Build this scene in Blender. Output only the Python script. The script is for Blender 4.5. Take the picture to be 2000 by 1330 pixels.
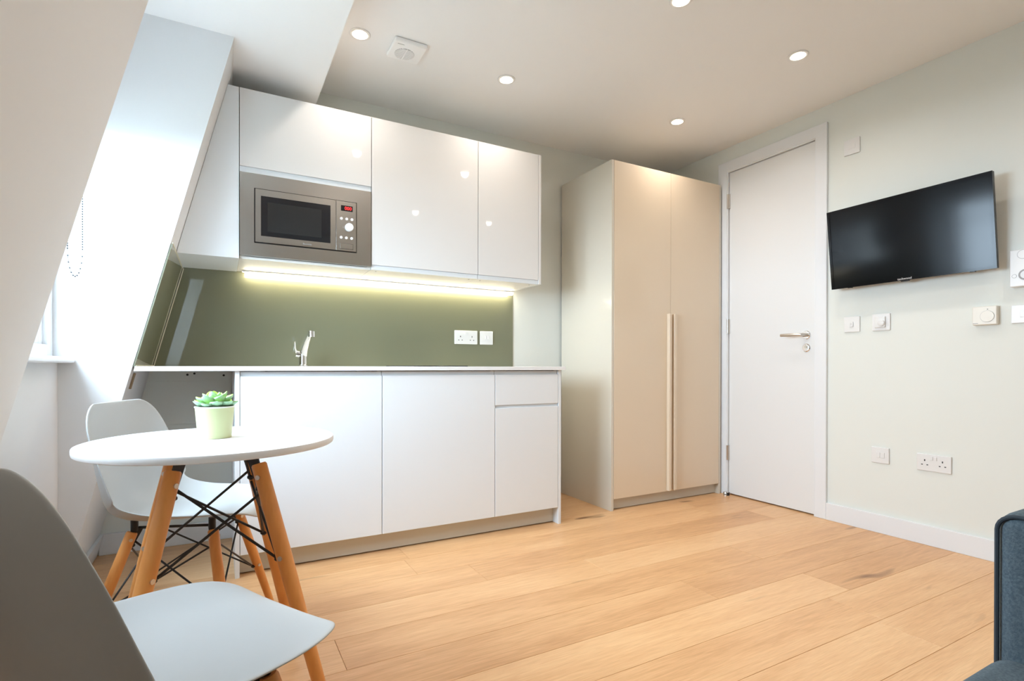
import bpy, bmesh, math, random
from mathutils import Vector, Matrix
random.seed(7)
for o in list(bpy.data.objects):
    bpy.data.objects.remove(o, do_unlink=True)
SC = bpy.context.scene
COL = SC.collection
PI = math.pi

# ---------------------------------------------------------------- camera
H = 0.8916
cd = bpy.data.cameras.new('camera')
cam = bpy.data.objects.new('camera', cd)
COL.objects.link(cam)
F2 = Vector((0.48215585, 0.87608085, -0.00284259))
R3 = Vector((0.87608546, -0.48215327, 0.00157612))
U3 = Vector((-1.02475e-05, 3.25028807e-03, 0.999994718))
M = Matrix.Identity(4)
for i in range(3):
    M[i][0], M[i][1], M[i][2] = R3[i], U3[i], -F2[i]
M[2][3] = H
cam.matrix_world = M
cd.sensor_fit = 'HORIZONTAL'
cd.sensor_width = 36.0
cd.lens = 1034.85 / 2000 * 36.0
cd.shift_y = (718.06 - 665) / 2000
cd.clip_start = 0.02
SC.camera = cam

# ---------------------------------------------------------------- world, exposure
SKY = 33.5
wd = bpy.data.worlds.new('sky')
SC.world = wd
wd.use_nodes = True
bgn = wd.node_tree.nodes['Background']
bgn.inputs[0].default_value = (0.65, 0.83, 1.0, 1)
bgn.inputs[1].default_value = SKY
SC.view_settings.view_transform = 'Standard'
SC.view_settings.look = 'None'
SC.view_settings.gamma = 1
SC.view_settings.use_curve_mapping = False
SC.view_settings.exposure = 0.08
SPOT_W = 14.0
SPOT_COL = (1.0, 0.90, 0.81)
LED_STRENGTH = 25.0

# dormer window opening (portal guides sampling of the sky through the window)
WY0, WY1, WZ0, WZ1, WX = 1.21, 2.475, 0.93, 2.25, -0.517
pl = bpy.data.lights.new('window_portal', 'AREA')
pl.shape = 'RECTANGLE'; pl.size = WY1 - WY0; pl.size_y = WZ1 - WZ0
pl.cycles.is_portal = True
po = bpy.data.objects.new('window_portal', pl)
po.location = (-0.62, (WY0 + WY1) / 2, (WZ0 + WZ1) / 2)
po.rotation_euler = (PI / 2, 0, -PI / 2)
COL.objects.link(po)

# ---------------------------------------------------------------- materials
def mat(name, col, rough=0.5, metal=0.0, coat=0.0, spec=0.5, emit=None, estr=0.0, coat_rough=0.03, ior=None, bump=0.0, bscale=200.0):
    m = bpy.data.materials.new(name)
    m.use_nodes = True
    nt = m.node_tree
    b = nt.nodes['Principled BSDF']
    b.inputs['Base Color'].default_value = (*col, 1)
    b.inputs['Roughness'].default_value = rough
    b.inputs['Metallic'].default_value = metal
    b.inputs['Coat Weight'].default_value = coat
    b.inputs['Coat Roughness'].default_value = coat_rough
    b.inputs['Specular IOR Level'].default_value = spec
    if emit:
        b.inputs['Emission Color'].default_value = (*emit, 1)
        b.inputs['Emission Strength'].default_value = estr
    if bump:
        n = nt.nodes.new('ShaderNodeTexNoise'); n.inputs['Scale'].default_value = bscale
        n.inputs['Detail'].default_value = 4
        tc = nt.nodes.new('ShaderNodeTexCoord')
        nt.links.new(tc.outputs['Object'], n.inputs['Vector'])
        bp = nt.nodes.new('ShaderNodeBump'); bp.inputs['Strength'].default_value = bump
        bp.inputs['Distance'].default_value = 0.002
        nt.links.new(n.outputs['Fac'], bp.inputs['Height'])
        nt.links.new(bp.outputs['Normal'], b.inputs['Normal'])
    return m

def noise_tint(m, scale, stretch, c0, c1, detail=4, rnd=False, lo=0.35, hi=0.65):
    nt = m.node_tree; b = nt.nodes['Principled BSDF']
    tc = nt.nodes.new('ShaderNodeTexCoord')
    mp = nt.nodes.new('ShaderNodeMapping'); mp.inputs['Scale'].default_value = stretch
    nt.links.new(tc.outputs['Object'], mp.inputs['Vector'])
    n = nt.nodes.new('ShaderNodeTexNoise'); n.inputs['Scale'].default_value = scale; n.inputs['Detail'].default_value = detail
    nt.links.new(mp.outputs['Vector'], n.inputs['Vector'])
    r = nt.nodes.new('ShaderNodeValToRGB')
    r.color_ramp.elements[0].position = lo; r.color_ramp.elements[1].position = hi
    r.color_ramp.elements[0].color = (*c0, 1); r.color_ramp.elements[1].color = (*c1, 1)
    nt.links.new(n.outputs['Fac'], r.inputs['Fac'])
    nt.links.new(r.outputs['Color'], b.inputs['Base Color'])
    return m

def floor_mat():
    m = bpy.data.materials.new('oak_plank'); m.use_nodes = True
    nt = m.node_tree; N = nt.nodes; L = nt.links
    b = N['Principled BSDF']
    tc = N.new('ShaderNodeTexCoord'); oi = N.new('ShaderNodeObjectInfo')
    off = N.new('ShaderNodeVectorMath'); off.operation = 'SCALE'
    cmb = N.new('ShaderNodeCombineXYZ')
    for k in range(3): L.new(oi.outputs['Random'], cmb.inputs[k])
    L.new(cmb.outputs[0], off.inputs[0]); off.inputs['Scale'].default_value = 37.0
    add = N.new('ShaderNodeVectorMath'); add.operation = 'ADD'
    L.new(tc.outputs['Object'], add.inputs[0]); L.new(off.outputs[0], add.inputs[1])
    def noise(scale, st, det, dist=0.0):
        mp = N.new('ShaderNodeMapping'); mp.inputs['Scale'].default_value = st
        L.new(add.outputs[0], mp.inputs['Vector'])
        n = N.new('ShaderNodeTexNoise'); n.inputs['Scale'].default_value = scale
        n.inputs['Detail'].default_value = det; n.inputs['Distortion'].default_value = dist
        L.new(mp.outputs[0], n.inputs['Vector']); return n
    broad = noise(3.0, (0.5, 3.0, 1), 3, 0.6)
    grain = noise(22.0, (0.25, 4.0, 1), 6, 1.2)
    fine = noise(120.0, (0.12, 5.0, 1), 4)
    knot = noise(3.3, (0.6, 2.2, 1), 2)
    r = N.new('ShaderNodeValToRGB')
    e = r.color_ramp.elements
    e[0].position = 0.30; e[0].color = (0.62, 0.33, 0.150, 1)
    e[1].position = 0.70; e[1].color = (0.86, 0.55, 0.290, 1)
    x = r.color_ramp.elements.new(0.5); x.color = (0.77, 0.45, 0.220, 1)
    mix = N.new('ShaderNodeMath'); mix.operation = 'MULTIPLY_ADD'
    L.new(grain.outputs['Fac'], mix.inputs[0]); mix.inputs[1].default_value = 0.45
    m2 = N.new('ShaderNodeMath'); m2.operation = 'MULTIPLY_ADD'
    L.new(broad.outputs['Fac'], m2.inputs[0]); m2.inputs[1].default_value = 0.45
    m3 = N.new('ShaderNodeMath'); m3.operation = 'MULTIPLY_ADD'
    L.new(oi.outputs['Random'], m3.inputs[0]); m3.inputs[1].default_value = 0.22; m3.inputs[2].default_value = -0.06
    L.new(m3.outputs[0], m2.inputs[2]); L.new(m2.outputs[0], mix.inputs[2])
    L.new(mix.outputs[0], r.inputs['Fac'])
    kr = N.new('ShaderNodeValToRGB')
    kr.color_ramp.elements[0].position = 0.205; kr.color_ramp.elements[0].color = (0.18, 0.09, 0.04, 1)
    kr.color_ramp.elements[1].position = 0.30; kr.color_ramp.elements[1].color = (1, 1, 1, 1)
    L.new(knot.outputs['Fac'], kr.inputs['Fac'])
    fr = N.new('ShaderNodeValToRGB')
    fr.color_ramp.elements[0].position = 0.3; fr.color_ramp.elements[0].color = (0.86, 0.83, 0.80, 1)
    fr.color_ramp.elements[1].position = 0.55; fr.color_ramp.elements[1].color = (1, 1, 1, 1)
    L.new(fine.outputs['Fac'], fr.inputs['Fac'])
    mm = N.new('ShaderNodeMix'); mm.data_type = 'RGBA'; mm.blend_type = 'MULTIPLY'; mm.inputs[0].default_value = 1
    L.new(r.outputs[0], mm.inputs[6]); L.new(kr.outputs[0], mm.inputs[7])
    m4 = N.new('ShaderNodeMix'); m4.data_type = 'RGBA'; m4.blend_type = 'MULTIPLY'; m4.inputs[0].default_value = 1
    L.new(mm.outputs[2], m4.inputs[6]); L.new(fr.outputs[0], m4.inputs[7])
    L.new(m4.outputs[2], b.inputs['Base Color'])
    b.inputs['Roughness'].default_value = 0.38
    bp = N.new('ShaderNodeBump'); bp.inputs['Strength'].default_value = 0.12; bp.inputs['Distance'].default_value = 0.001
    L.new(fine.outputs['Fac'], bp.inputs['Height']); L.new(bp.outputs[0], b.inputs['Normal'])
    return m

MT = dict(
    wall=mat('wall_paint', (0.785, 0.81, 0.765), 0.85, bump=0.05, bscale=90),
    dormer=mat('dormer_paint', (0.80, 0.80, 0.80), 0.8, bump=0.05, bscale=90),
    ceiling=mat('ceiling_paint', (0.93, 0.93, 0.92), 0.9, bump=0.04, bscale=90),
    trim=mat('gloss_trim_paint', (0.82, 0.84, 0.86), 0.3),
    door=mat('satin_door_paint', (0.81, 0.82, 0.82), 0.35),
    gloss=mat('gloss_white_lacquer', (0.73, 0.72, 0.70), 0.35, coat=0.7, coat_rough=0.02),
    satin=mat('satin_white_laminate', (0.81, 0.84, 0.86), 0.32),
    rail=mat('pale_grey_rail', (0.74, 0.77, 0.79), 0.35),
    carcass=mat('white_carcass', (0.80, 0.78, 0.72), 0.5),
    worktop=mat('white_worktop', (0.86, 0.86, 0.86), 0.25),
    greige=mat('greige_gloss_lacquer', (0.78, 0.65, 0.49), 0.38, coat=0.7, coat_rough=0.10),
    greige_side=mat('greige_side_panel', (0.70, 0.65, 0.55), 0.4, coat=0.6, coat_rough=0.12),
    plinth=mat('beige_plinth', (0.62, 0.57, 0.48), 0.4),
    glass_green=mat('back_painted_green_glass', (0.170, 0.175, 0.105), 0.5, coat=1.0, coat_rough=0.0),
    sealant=mat('cream_sealant', (0.72, 0.68, 0.55), 0.6),
    steel=mat('brushed_steel', (0.48, 0.46, 0.43), 0.26, metal=1.0),
    chrome=mat('chrome', (0.85, 0.85, 0.85), 0.08, metal=1.0),
    satin_metal=mat('satin_nickel', (0.62, 0.58, 0.53), 0.28, metal=1.0),
    blackglass=mat('black_glass', (0.012, 0.012, 0.014), 0.06),
    ovenmesh=mat('oven_window', (0.022, 0.022, 0.022), 0.10),
    blackplastic=mat('black_plastic', (0.015, 0.015, 0.016), 0.3),
    gap=mat('dark_gap', (0.02, 0.015, 0.012), 0.7),
    screen=mat('tv_screen', (0.006, 0.007, 0.008), 0.12, spec=0.22),
    bezel=mat('tv_bezel', (0.006, 0.006, 0.007), 0.12, spec=0.2),
    white_plastic=mat('white_plastic', (0.80, 0.80, 0.79), 0.3),
    cream_plastic=mat('cream_plastic', (0.83, 0.80, 0.72), 0.4),
    grey_line=mat('grey_print', (0.35, 0.35, 0.35), 0.5),
    pin=mat('socket_hole', (0.03, 0.03, 0.03), 0.6),
    white_print=mat('white_print', (0.8, 0.8, 0.8), 0.5),
    red_led=mat('red_led', (0.2, 0.0, 0.0), 0.5, emit=(1.0, 0.03, 0.03), estr=3.0),
    led=mat('warm_led_diffuser', (0.9, 0.85, 0.7), 0.5, emit=(1.0, 0.89, 0.67), estr=LED_STRENGTH),
    lamp=mat('downlight_lens', (0.9, 0.9, 0.9), 0.5, emit=(1.0, 0.84, 0.62), estr=10.0),
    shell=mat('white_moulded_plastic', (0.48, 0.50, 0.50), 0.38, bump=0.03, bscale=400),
    tabletop=mat('white_table_laminate', (0.86, 0.86, 0.86), 0.35),
    table_edge=mat('white_table_edge', (0.70, 0.66, 0.60), 0.5),
    wire=mat('black_powder_coat', (0.012, 0.012, 0.014), 0.4),
    pot=mat('pale_green_ceramic', (0.62, 0.66, 0.36), 0.35),
    pot_rim=mat('white_ceramic_rim', (0.82, 0.82, 0.74), 0.35),
    soil=mat('dark_soil', (0.03, 0.022, 0.015), 0.9),
    leaf_top=mat('succulent_leaf_inner', (0.42, 0.62, 0.10), 0.45),
    leaf_out=mat('succulent_leaf_outer', (0.36, 0.62, 0.38), 0.5),
    sofa=mat('blue_grey_felt', (0.105, 0.135, 0.16), 0.95, bump=0.5, bscale=500),
    piping=mat('dark_piping', (0.04, 0.055, 0.07), 0.9),
    fabric=mat('white_blind_fabric', (0.8, 0.8, 0.78), 0.9),
    chain=mat('grey_bead_chain', (0.03, 0.034, 0.04), 0.5),
    ground=mat('garden_grass', (0.10, 0.11, 0.09), 0.95),
    batten=mat('raw_wood', (0.30, 0.22, 0.14), 0.8),
    rubber=mat('black_rubber', (0.02, 0.02, 0.02), 0.6),
)
MT['oak'] = floor_mat()
MT['beech'] = noise_tint(mat('beech_wood', (0.5, 0.25, 0.1), 0.4), 9.0, (3, 3, 0.35), (0.76, 0.30, 0.072), (0.90, 0.40, 0.110), 5)
MT['sofa'] = noise_tint(MT['sofa'], 260.0, (1, 1, 1), (0.070, 0.105, 0.130), (0.115, 0.160, 0.190), 3)

gm = bpy.data.materials.new('window_glass'); gm.use_nodes = True
_nt = gm.node_tree; _nt.nodes.clear()
_o = _nt.nodes.new('ShaderNodeOutputMaterial'); _t = _nt.nodes.new('ShaderNodeBsdfTransparent')
_g = _nt.nodes.new('ShaderNodeBsdfGlossy'); _g.inputs['Roughness'].default_value = 0.0
_mx = _nt.nodes.new('ShaderNodeMixShader'); _mx.inputs[0].default_value = 0.06
_nt.links.new(_t.outputs[0], _mx.inputs[1]); _nt.links.new(_g.outputs[0], _mx.inputs[2]); _nt.links.new(_mx.outputs[0], _o.inputs[0])
MT['glass'] = gm

# ---------------------------------------------------------------- helpers
ORG = {}

class MB:
    def __init__(s): s.v = []; s.f = []; s.mi = []
    def add(s, vs, fs, mi=0):
        k = len(s.v); s.v += [tuple(v) for v in vs]
        s.f += [tuple(i + k for i in f) for f in fs]; s.mi += [mi] * len(fs)
        return s
    def box(s, x0, x1, y0, y1, z0, z1, mi=0):
        return s.add([(x0,y0,z0),(x1,y0,z0),(x1,y1,z0),(x0,y1,z0),(x0,y0,z1),(x1,y0,z1),(x1,y1,z1),(x0,y1,z1)],
                     [(0,3,2,1),(4,5,6,7),(0,1,5,4),(1,2,6,5),(2,3,7,6),(3,0,4,7)], mi)
    def prism(s, poly, axis, a0, a1, mi=0):
        # poly in the two other axes (in order x,y,z), extruded along axis
        n = len(poly); vs = []
        for a in (a0, a1):
            for (p, q) in poly:
                vs.append({0: (a, p, q), 1: (p, a, q), 2: (p, q, a)}[axis])
        fs = [tuple(range(n)), tuple(range(2*n-1, n-1, -1))]
        fs += [(i, i+n, (i+1) % n + n, (i+1) % n) for i in range(n)]
        return s.add(vs, fs, mi)
    def cyl(s, p0, p1, r0, r1=None, n=20, mi=0, caps=True):
        if r1 is None: r1 = r0
        p0 = Vector(p0); p1 = Vector(p1); d = (p1 - p0).normalized()
        a = d.orthogonal().normalized(); b = d.cross(a)
        vs = []
        for p, r in ((p0, r0), (p1, r1)):
            for i in range(n):
                t = 2*PI*i/n; vs.append(p + a*math.cos(t)*r + b*math.sin(t)*r)
        fs = [(i, (i+1) % n, (i+1) % n + n, i + n) for i in range(n)]
        if caps: fs += [tuple(range(n-1, -1, -1)), tuple(range(n, 2*n))]
        return s.add(vs, fs, mi)
    def tube(s, pts, r, n=8, mi=0):
        pts = [Vector(p) for p in pts]; k = len(pts); vs = []
        rr = r if isinstance(r, (list, tuple)) else [r]*k
        a = None
        for i, p in enumerate(pts):
            d = (pts[min(i+1, k-1)] - pts[max(i-1, 0)]).normalized()
            if a is None: a = d.orthogonal().normalized()
            a = (a - d*a.dot(d)).normalized(); b = d.cross(a)
            for j in range(n):
                t = 2*PI*j/n; vs.append(p + a*math.cos(t)*rr[i] + b*math.sin(t)*rr[i])
        fs = [(i*n+j, i*n+(j+1) % n, (i+1)*n+(j+1) % n, (i+1)*n+j) for i in range(k-1) for j in range(n)]
        fs += [tuple(range(n-1, -1, -1)), tuple(range((k-1)*n, k*n))]
        return s.add(vs, fs, mi)
    def lathe(s, prof, c, axis='z', n=32, mi=0, close=False):
        # prof: (radius, height) along the axis from c
        vs = []; k = len(prof)
        for r, h in prof:
            for j in range(n):
                t = 2*PI*j/n; u, w = r*math.cos(t), r*math.sin(t)
                vs.append({'z': (c[0]+u, c[1]+w, c[2]+h), 'x': (c[0]+h, c[1]+u, c[2]+w), 'y': (c[0]+u, c[1]+h, c[2]+w)}[axis])
        fs = [(i*n+j, i*n+(j+1) % n, (i+1)*n+(j+1) % n, (i+1)*n+j) for i in range(k-1) for j in range(n)]
        fs += [tuple(range(n-1, -1, -1)), tuple(range((k-1)*n, k*n))]
        return s.add(vs, fs, mi)
    def build(s, name, m, parent=None, bevel=0.0, smooth=False, segs=2, sub=0, solid=0.0):
        if parent is None:
            xs = [v[0] for v in s.v]; ys = [v[1] for v in s.v]; zs = [v[2] for v in s.v]
            org = Vector(((min(xs)+max(xs))/2, (min(ys)+max(ys))/2, min(zs)))
        else:
            org = ORG.get(parent.name, Vector((0, 0, 0)))
        me = bpy.data.meshes.new(name)
        me.from_pydata([tuple(Vector(v) - org) for v in s.v], [], s.f)
        ms = m if isinstance(m, (list, tuple)) else [m]
        for q in ms: me.materials.append(MT[q] if isinstance(q, str) else q)
        for p, k in zip(me.polygons, s.mi): p.material_index = k
        bm = bmesh.new(); bm.from_mesh(me)
        bmesh.ops.recalc_face_normals(bm, faces=bm.faces); bm.to_mesh(me); bm.free()
        if smooth:
            me.polygons.foreach_set('use_smooth', [True]*len(me.polygons))
            if smooth == 'auto':
                bm = bmesh.new(); bm.from_mesh(me)
                for e in bm.edges:
                    if len(e.link_faces) == 2 and e.calc_face_angle(0) > 0.6: e.smooth = False
                bm.to_mesh(me); bm.free()
        o = bpy.data.objects.new(name, me); COL.objects.link(o)
        if parent is None: o.location = org
        else: o.parent = parent
        ORG[o.name] = org
        if solid:
            md = o.modifiers.new('thick', 'SOLIDIFY'); md.thickness = solid; md.offset = 0
        if sub:
            md = o.modifiers.new('sub', 'SUBSURF'); md.levels = sub; md.render_levels = sub
        if bevel:
            md = o.modifiers.new('bevel', 'BEVEL'); md.width = bevel; md.segments = segs
            md.limit_method = 'ANGLE'; md.angle_limit = 0.6; md.harden_normals = False
            me.polygons.foreach_set('use_smooth', [True]*len(me.polygons))
            wn = o.modifiers.new('wn', 'WEIGHTED_NORMAL'); wn.keep_sharp = True
        return o

def tag(o, label, cat, group=None):
    o['label'] = label; o['category'] = cat
    if group: o['group'] = group
    return o

def thing(name, label, cat, loc, group=None, local=False):
    o = bpy.data.objects.new(name, None); COL.objects.link(o)
    o.location = loc; o.empty_display_size = 0.1
    ORG[o.name] = Vector((0, 0, 0)) if local else Vector(loc)
    return tag(o, label, cat, group)

def struct(name, loc=None):
    o = bpy.data.objects.new(name, None); COL.objects.link(o)
    if loc: o.location = loc
    ORG[o.name] = Vector(loc or (0, 0, 0)); o['kind'] = 'structure'
    return o

def S(o): o['kind'] = 'structure'; return o
def B(x0, x1, y0, y1, z0, z1): return MB().box(x0, x1, y0, y1, z0, z1)

def text(name, body, size, mtl, parent, frame, align='CENTER'):
    # frame: 4x4 matrix in world placing the text plane
    cu = bpy.data.curves.new(name, 'FONT'); cu.body = body; cu.size = size
    cu.align_x = align; cu.align_y = 'CENTER'; cu.extrude = 0.0003; cu.resolution_u = 3
    t = bpy.data.objects.new(name, cu); COL.objects.link(t)
    dg = bpy.context.evaluated_depsgraph_get()
    me = bpy.data.meshes.new_from_object(t.evaluated_get(dg))
    bpy.data.objects.remove(t, do_unlink=True)
    me.transform(frame); me.transform(Matrix.Translation(-ORG[parent.name]))
    me.materials.clear(); me.materials.append(MT[mtl])
    o = bpy.data.objects.new(name, me); COL.objects.link(o); o.parent = parent
    ORG[o.name] = ORG[parent.name]
    return o

# ---------------------------------------------------------------- room shell
XR, YB, YF, ZC = 3.109, 3.1147, -1.05, 2.42
ZS, XS = 2.25, 0.435
def SX(z): return -0.293 + 0.254*(z - 0.897)

fl = S(B(-0.75, XR+0.2, YF-0.2, YB+0.2, -0.12, -0.016).build('floor', 'gap'))
rows = {2.37: [0.766], 1.98: [0.975], 1.785: [1.471], 1.59: [0.325, 2.204], 1.395: [1.677], 1.2: [2.203, 0.3], 2.175: [2.62, 0.74], 2.565: [1.395]}
y = 1.2 - 0.195*12
pi_ = 0
while y < YB:
    key = min(rows, key=lambda k: abs(k - y))
    if abs(key - y) < 0.02: base = rows[key][0]
    else: base = random.uniform(0, 1.88)
    x0 = base - 1.88*3
    while x0 < XR:
        a, b_ = max(x0, -0.74), min(x0 + 1.88, XR + 0.1)
        c, d = max(y, YF-0.1), min(y + 0.195, YB + 0.1)
        if b_ - a > 0.01 and d - c > 0.01:
            g = 0.0004; h = 0.0012
            m_ = MB()
            m_.add([(a+g,c+g,-0.0155),(b_-g,c+g,-0.0155),(b_-g,d-g,-0.0155),(a+g,d-g,-0.0155),
                    (a+g,c+g,-h),(b_-g,c+g,-h),(b_-g,d-g,-h),(a+g,d-g,-h),
                    (a+h,c+h,0),(b_-h,c+h,0),(b_-h,d-h,0),(a+h,d-h,0)],
                   [(0,3,2,1),(0,1,5,4),(1,2,6,5),(2,3,7,6),(3,0,4,7),(4,5,9,8),(5,6,10,9),(6,7,11,10),(7,4,8,11),(8,9,10,11)])
            m_.build('plank', 'oak', fl)
        x0 += 1.88
    y += 0.195

wb = S(B(-0.75, XR+0.2, YB, YB+0.2, -0.1, ZC+0.2).build('wall_back', 'wall'))
S(B(-0.75, XR+0.2, YF-0.2, YF, -0.1, ZC+0.2).build('wall_front', 'wall'))
# right wall with door opening
DY0, DY1, DZ = 1.8965, 2.5125, 2.242
J = 0.03
m_ = MB()
m_.box(XR, XR+0.2, YF, DY0-J, -0.1, ZC+0.2).box(XR, XR+0.2, DY1+J, YB, -0.1, ZC+0.2).box(XR, XR+0.2, DY0-J, DY1+J, DZ+J, ZC+0.2)
m_.box(XR+0.15, XR+0.2, DY0-J, DY1+J, -0.1, DZ+J)
S(m_.build('wall_right', 'wall'))
# mansard wall with dormer
poly = [(-0.75, -0.1), (SX(-0.1), -0.1), (SX(ZC+0.2), ZC+0.2), (-0.75, ZC+0.2)]
m_ = MB()
m_.prism(poly, 1, YF, WY0).prism(poly, 1, WY1, YB)
m_.box(-0.75, WX, WY0, WY1, -0.1, 0.9)
S(m_.build('wall_left', 'dormer'))
m_ = MB().box(-0.75, XR+0.2, YF, YB, ZC, ZC+0.2)
m_.box(-0.75, XS, YF, YB, ZS, ZC+0.01)
S(m_.build('ceiling', 'ceiling'))

# baseboards
def bb(name, m_): return S(m_.build(name, 'trim', bevel=0.002))
bb('baseboard_right', B(XR-0.015, XR, YF, 1.823, 0.0, 0.098))
bb('baseboard_back', B(SX(0.05)+0.01, 2.1, YB-0.015, YB, 0.0, 0.098))
bb('baseboard_left', MB().prism([(SX(0), 0), (SX(0)+0.016, 0), (SX(0.098)+0.016, 0.098), (SX(0.098), 0.098)], 1, 2.475, YB-0.016))
bb('baseboard_window', B(WX, WX+0.015, WY0, WY1, 0, 0.098))
bb('baseboard_front', B(SX(0), XR, YF, YF+0.015, 0, 0.098))

# door
dr = struct('door_1', (XR, (DY0+DY1)/2, 0))
B(XR+0.003, XR+0.043, DY0+0.003, DY1-0.003, 0.008, DZ-0.003).build('door_leaf', 'door', dr, bevel=0.0015)
m_ = MB().box(XR-0.010, XR+0.10, DY0-J, DY0, 0, DZ+J).box(XR-0.010, XR+0.10, DY1, DY1+J, 0, DZ+J).box(XR-0.010, XR+0.10, DY0, DY1, DZ, DZ+J)
m_.build('door_lining', 'trim', dr)
for zc in (2.04, 1.17, 0.292):
    hg = MB(); hg.box(XR-0.0115, XR+0.004, DY1-0.010, DY1+0.009, zc-0.05, zc+0.05)
    hg.cyl((XR-0.013, DY1-0.001, zc-0.05), (XR-0.013, DY1-0.001, zc+0.05), 0.0065, n=12)
    hg.build('hinge', 'satin_metal', dr)
hy, hz = 1.952, 1.084
hd = MB().lathe([(0.026, 0.0), (0.026, -0.007), (0.023, -0.010)], (XR+0.003, hy, hz), 'x').build('handle_rose', 'chrome', dr, smooth='auto')
m_ = MB().tube([(XR-0.005, hy, hz), (XR-0.045, hy, hz), (XR-0.054, hy+0.004, hz), (XR-0.058, hy+0.014, hz), (XR-0.058, hy+0.128, hz+0.001)], 0.0095, n=14)
m_.build('lever', 'satin_metal', hd, smooth='auto')
m_ = MB().lathe([(0.025, 0.0), (0.025, -0.006), (0.021, -0.009)], (XR+0.003, hy, 1.006), 'x')
es = m_.build('lock_escutcheon', 'chrome', dr, smooth='auto')
MB().lathe([(0.0085, 0.0), (0.0085, -0.004)], (XR-0.005, hy, 1.010), 'x', n=16).build('lock_cylinder', 'satin_metal', es, smooth='auto')
# architrave
A0, A1, AZ = 1.823, 2.592, 2.319
m_ = MB().prism([(A0, 0), (DY0-0.006, 0), (DY0-0.006, DZ+0.006), (DY1+0.006, DZ+0.006), (DY1+0.006, 0), (A1, 0), (A1, AZ), (A0, AZ)], 0, XR-0.016, XR)
S(m_.build('trim_1', 'trim', bevel=0.003))

# window
wn = struct('window_1', (WX, (WY0+WY1)/2, 0.9))
fx0, fx1 = -0.60, -0.53
m_ = MB().box(fx0, fx1, WY0, WY0+0.06, 0.9, ZS).box(fx0, fx1, WY1-0.06, WY1, 0.9, ZS).box(fx0, fx1, WY0+0.06, WY1-0.06, 0.9, 0.965).box(fx0, fx1, WY0+0.06, WY1-0.06, ZS-0.06, ZS)
m_.build('window_frame', 'trim', wn, bevel=0.004)
ym = (WY0+WY1)/2
for (a, b_) in ((WY0+0.06, ym), (ym, WY1-0.06)):
    z0, z1 = 0.965, ZS-0.06
    s_ = 0.05; X0, X1 = -0.585, -0.545
    m_ = MB().box(X0, X1, a, a+s_, z0, z1).box(X0, X1, b_-s_, b_, z0, z1).box(X0, X1, a+s_, b_-s_, z0, z0+s_).box(X0, X1, a+s_, b_-s_, z1-s_, z1)
    m_.box(X0+0.01, X1-0.01, a+s_, b_-s_, 1.585, 1.61)
    sh = m_.build('sash', 'trim', wn, bevel=0.003)
    B(-0.567, -0.563, a+s_, b_-s_, z0+s_, 1.585).build('pane', 'glass', sh)
    B(-0.567, -0.563, a+s_, b_-s_, 1.61, z1-s_).build('pane', 'glass', sh)
B(fx0+0.02, -0.466, WY0+0.0005, WY1-0.0005, 0.9, 0.922).build('window_sill', 'trim', wn, bevel=0.008, segs=4)

# roller blind with bead chain
rb = thing('roller_blind', 'white roller blind with looped grey bead chain at the dormer window', 'blind', (-0.49, ym, 2.12))
MB().cyl((-0.49, WY0+0.03, 2.20), (-0.49, WY1-0.03, 2.20), 0.022, n=24).build('roller_tube', 'fabric', rb, smooth='auto')
for yy in (WY0+0.003, WY1-0.03):
    B(-0.517, -0.462, yy, yy+0.027, 2.17, 2.249).build('bracket', 'white_plastic', rb, bevel=0.003)
B(-0.470, -0.466, WY0+0.04, WY1-0.04, 1.78, 2.20).build('blind_fabric', 'fabric', rb)
B(-0.475, -0.461, WY0+0.04, WY1-0.04, 1.76, 1.78).build('bottom_bar', 'white_plastic', rb, bevel=0.003)
ch = MB()
CY, CXA, CXB = 2.452, -0.441, -0.484
cmid, chw = (CXA+CXB)/2, (CXA-CXB)/2
pth = [(CXA, CY, 2.18 - i*0.0092) for i in range(95)]
zb = pth[-1][2]
pth += [(cmid + chw*math.cos(PI*i/12), CY, zb - 0.10*math.sin(PI*i/12)) for i in range(1, 12)]
pth += [(CXB, CY, zb + i*0.0092) for i in range(95)]
ch.tube(pth, 0.0007, n=4)
ico = bmesh.new(); bmesh.ops.create_icosphere(ico, subdivisions=1, radius=0.0030)
iv = [v.co.copy() for v in ico.verts]; jf = [tuple(v.index for v in f.verts) for f in ico.faces]; ico.free()
for p in pth: ch.add([Vector(p) + v for v in iv], jf)
ch.build('bead_chain', 'chain', rb)

gp = S(MB().add([(-60, -60, -6), (-0.76, -60, -6), (-0.76, 60, -6), (-60, 60, -6)], [(0, 1, 2, 3)]).build('ground', 'ground'))

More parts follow.
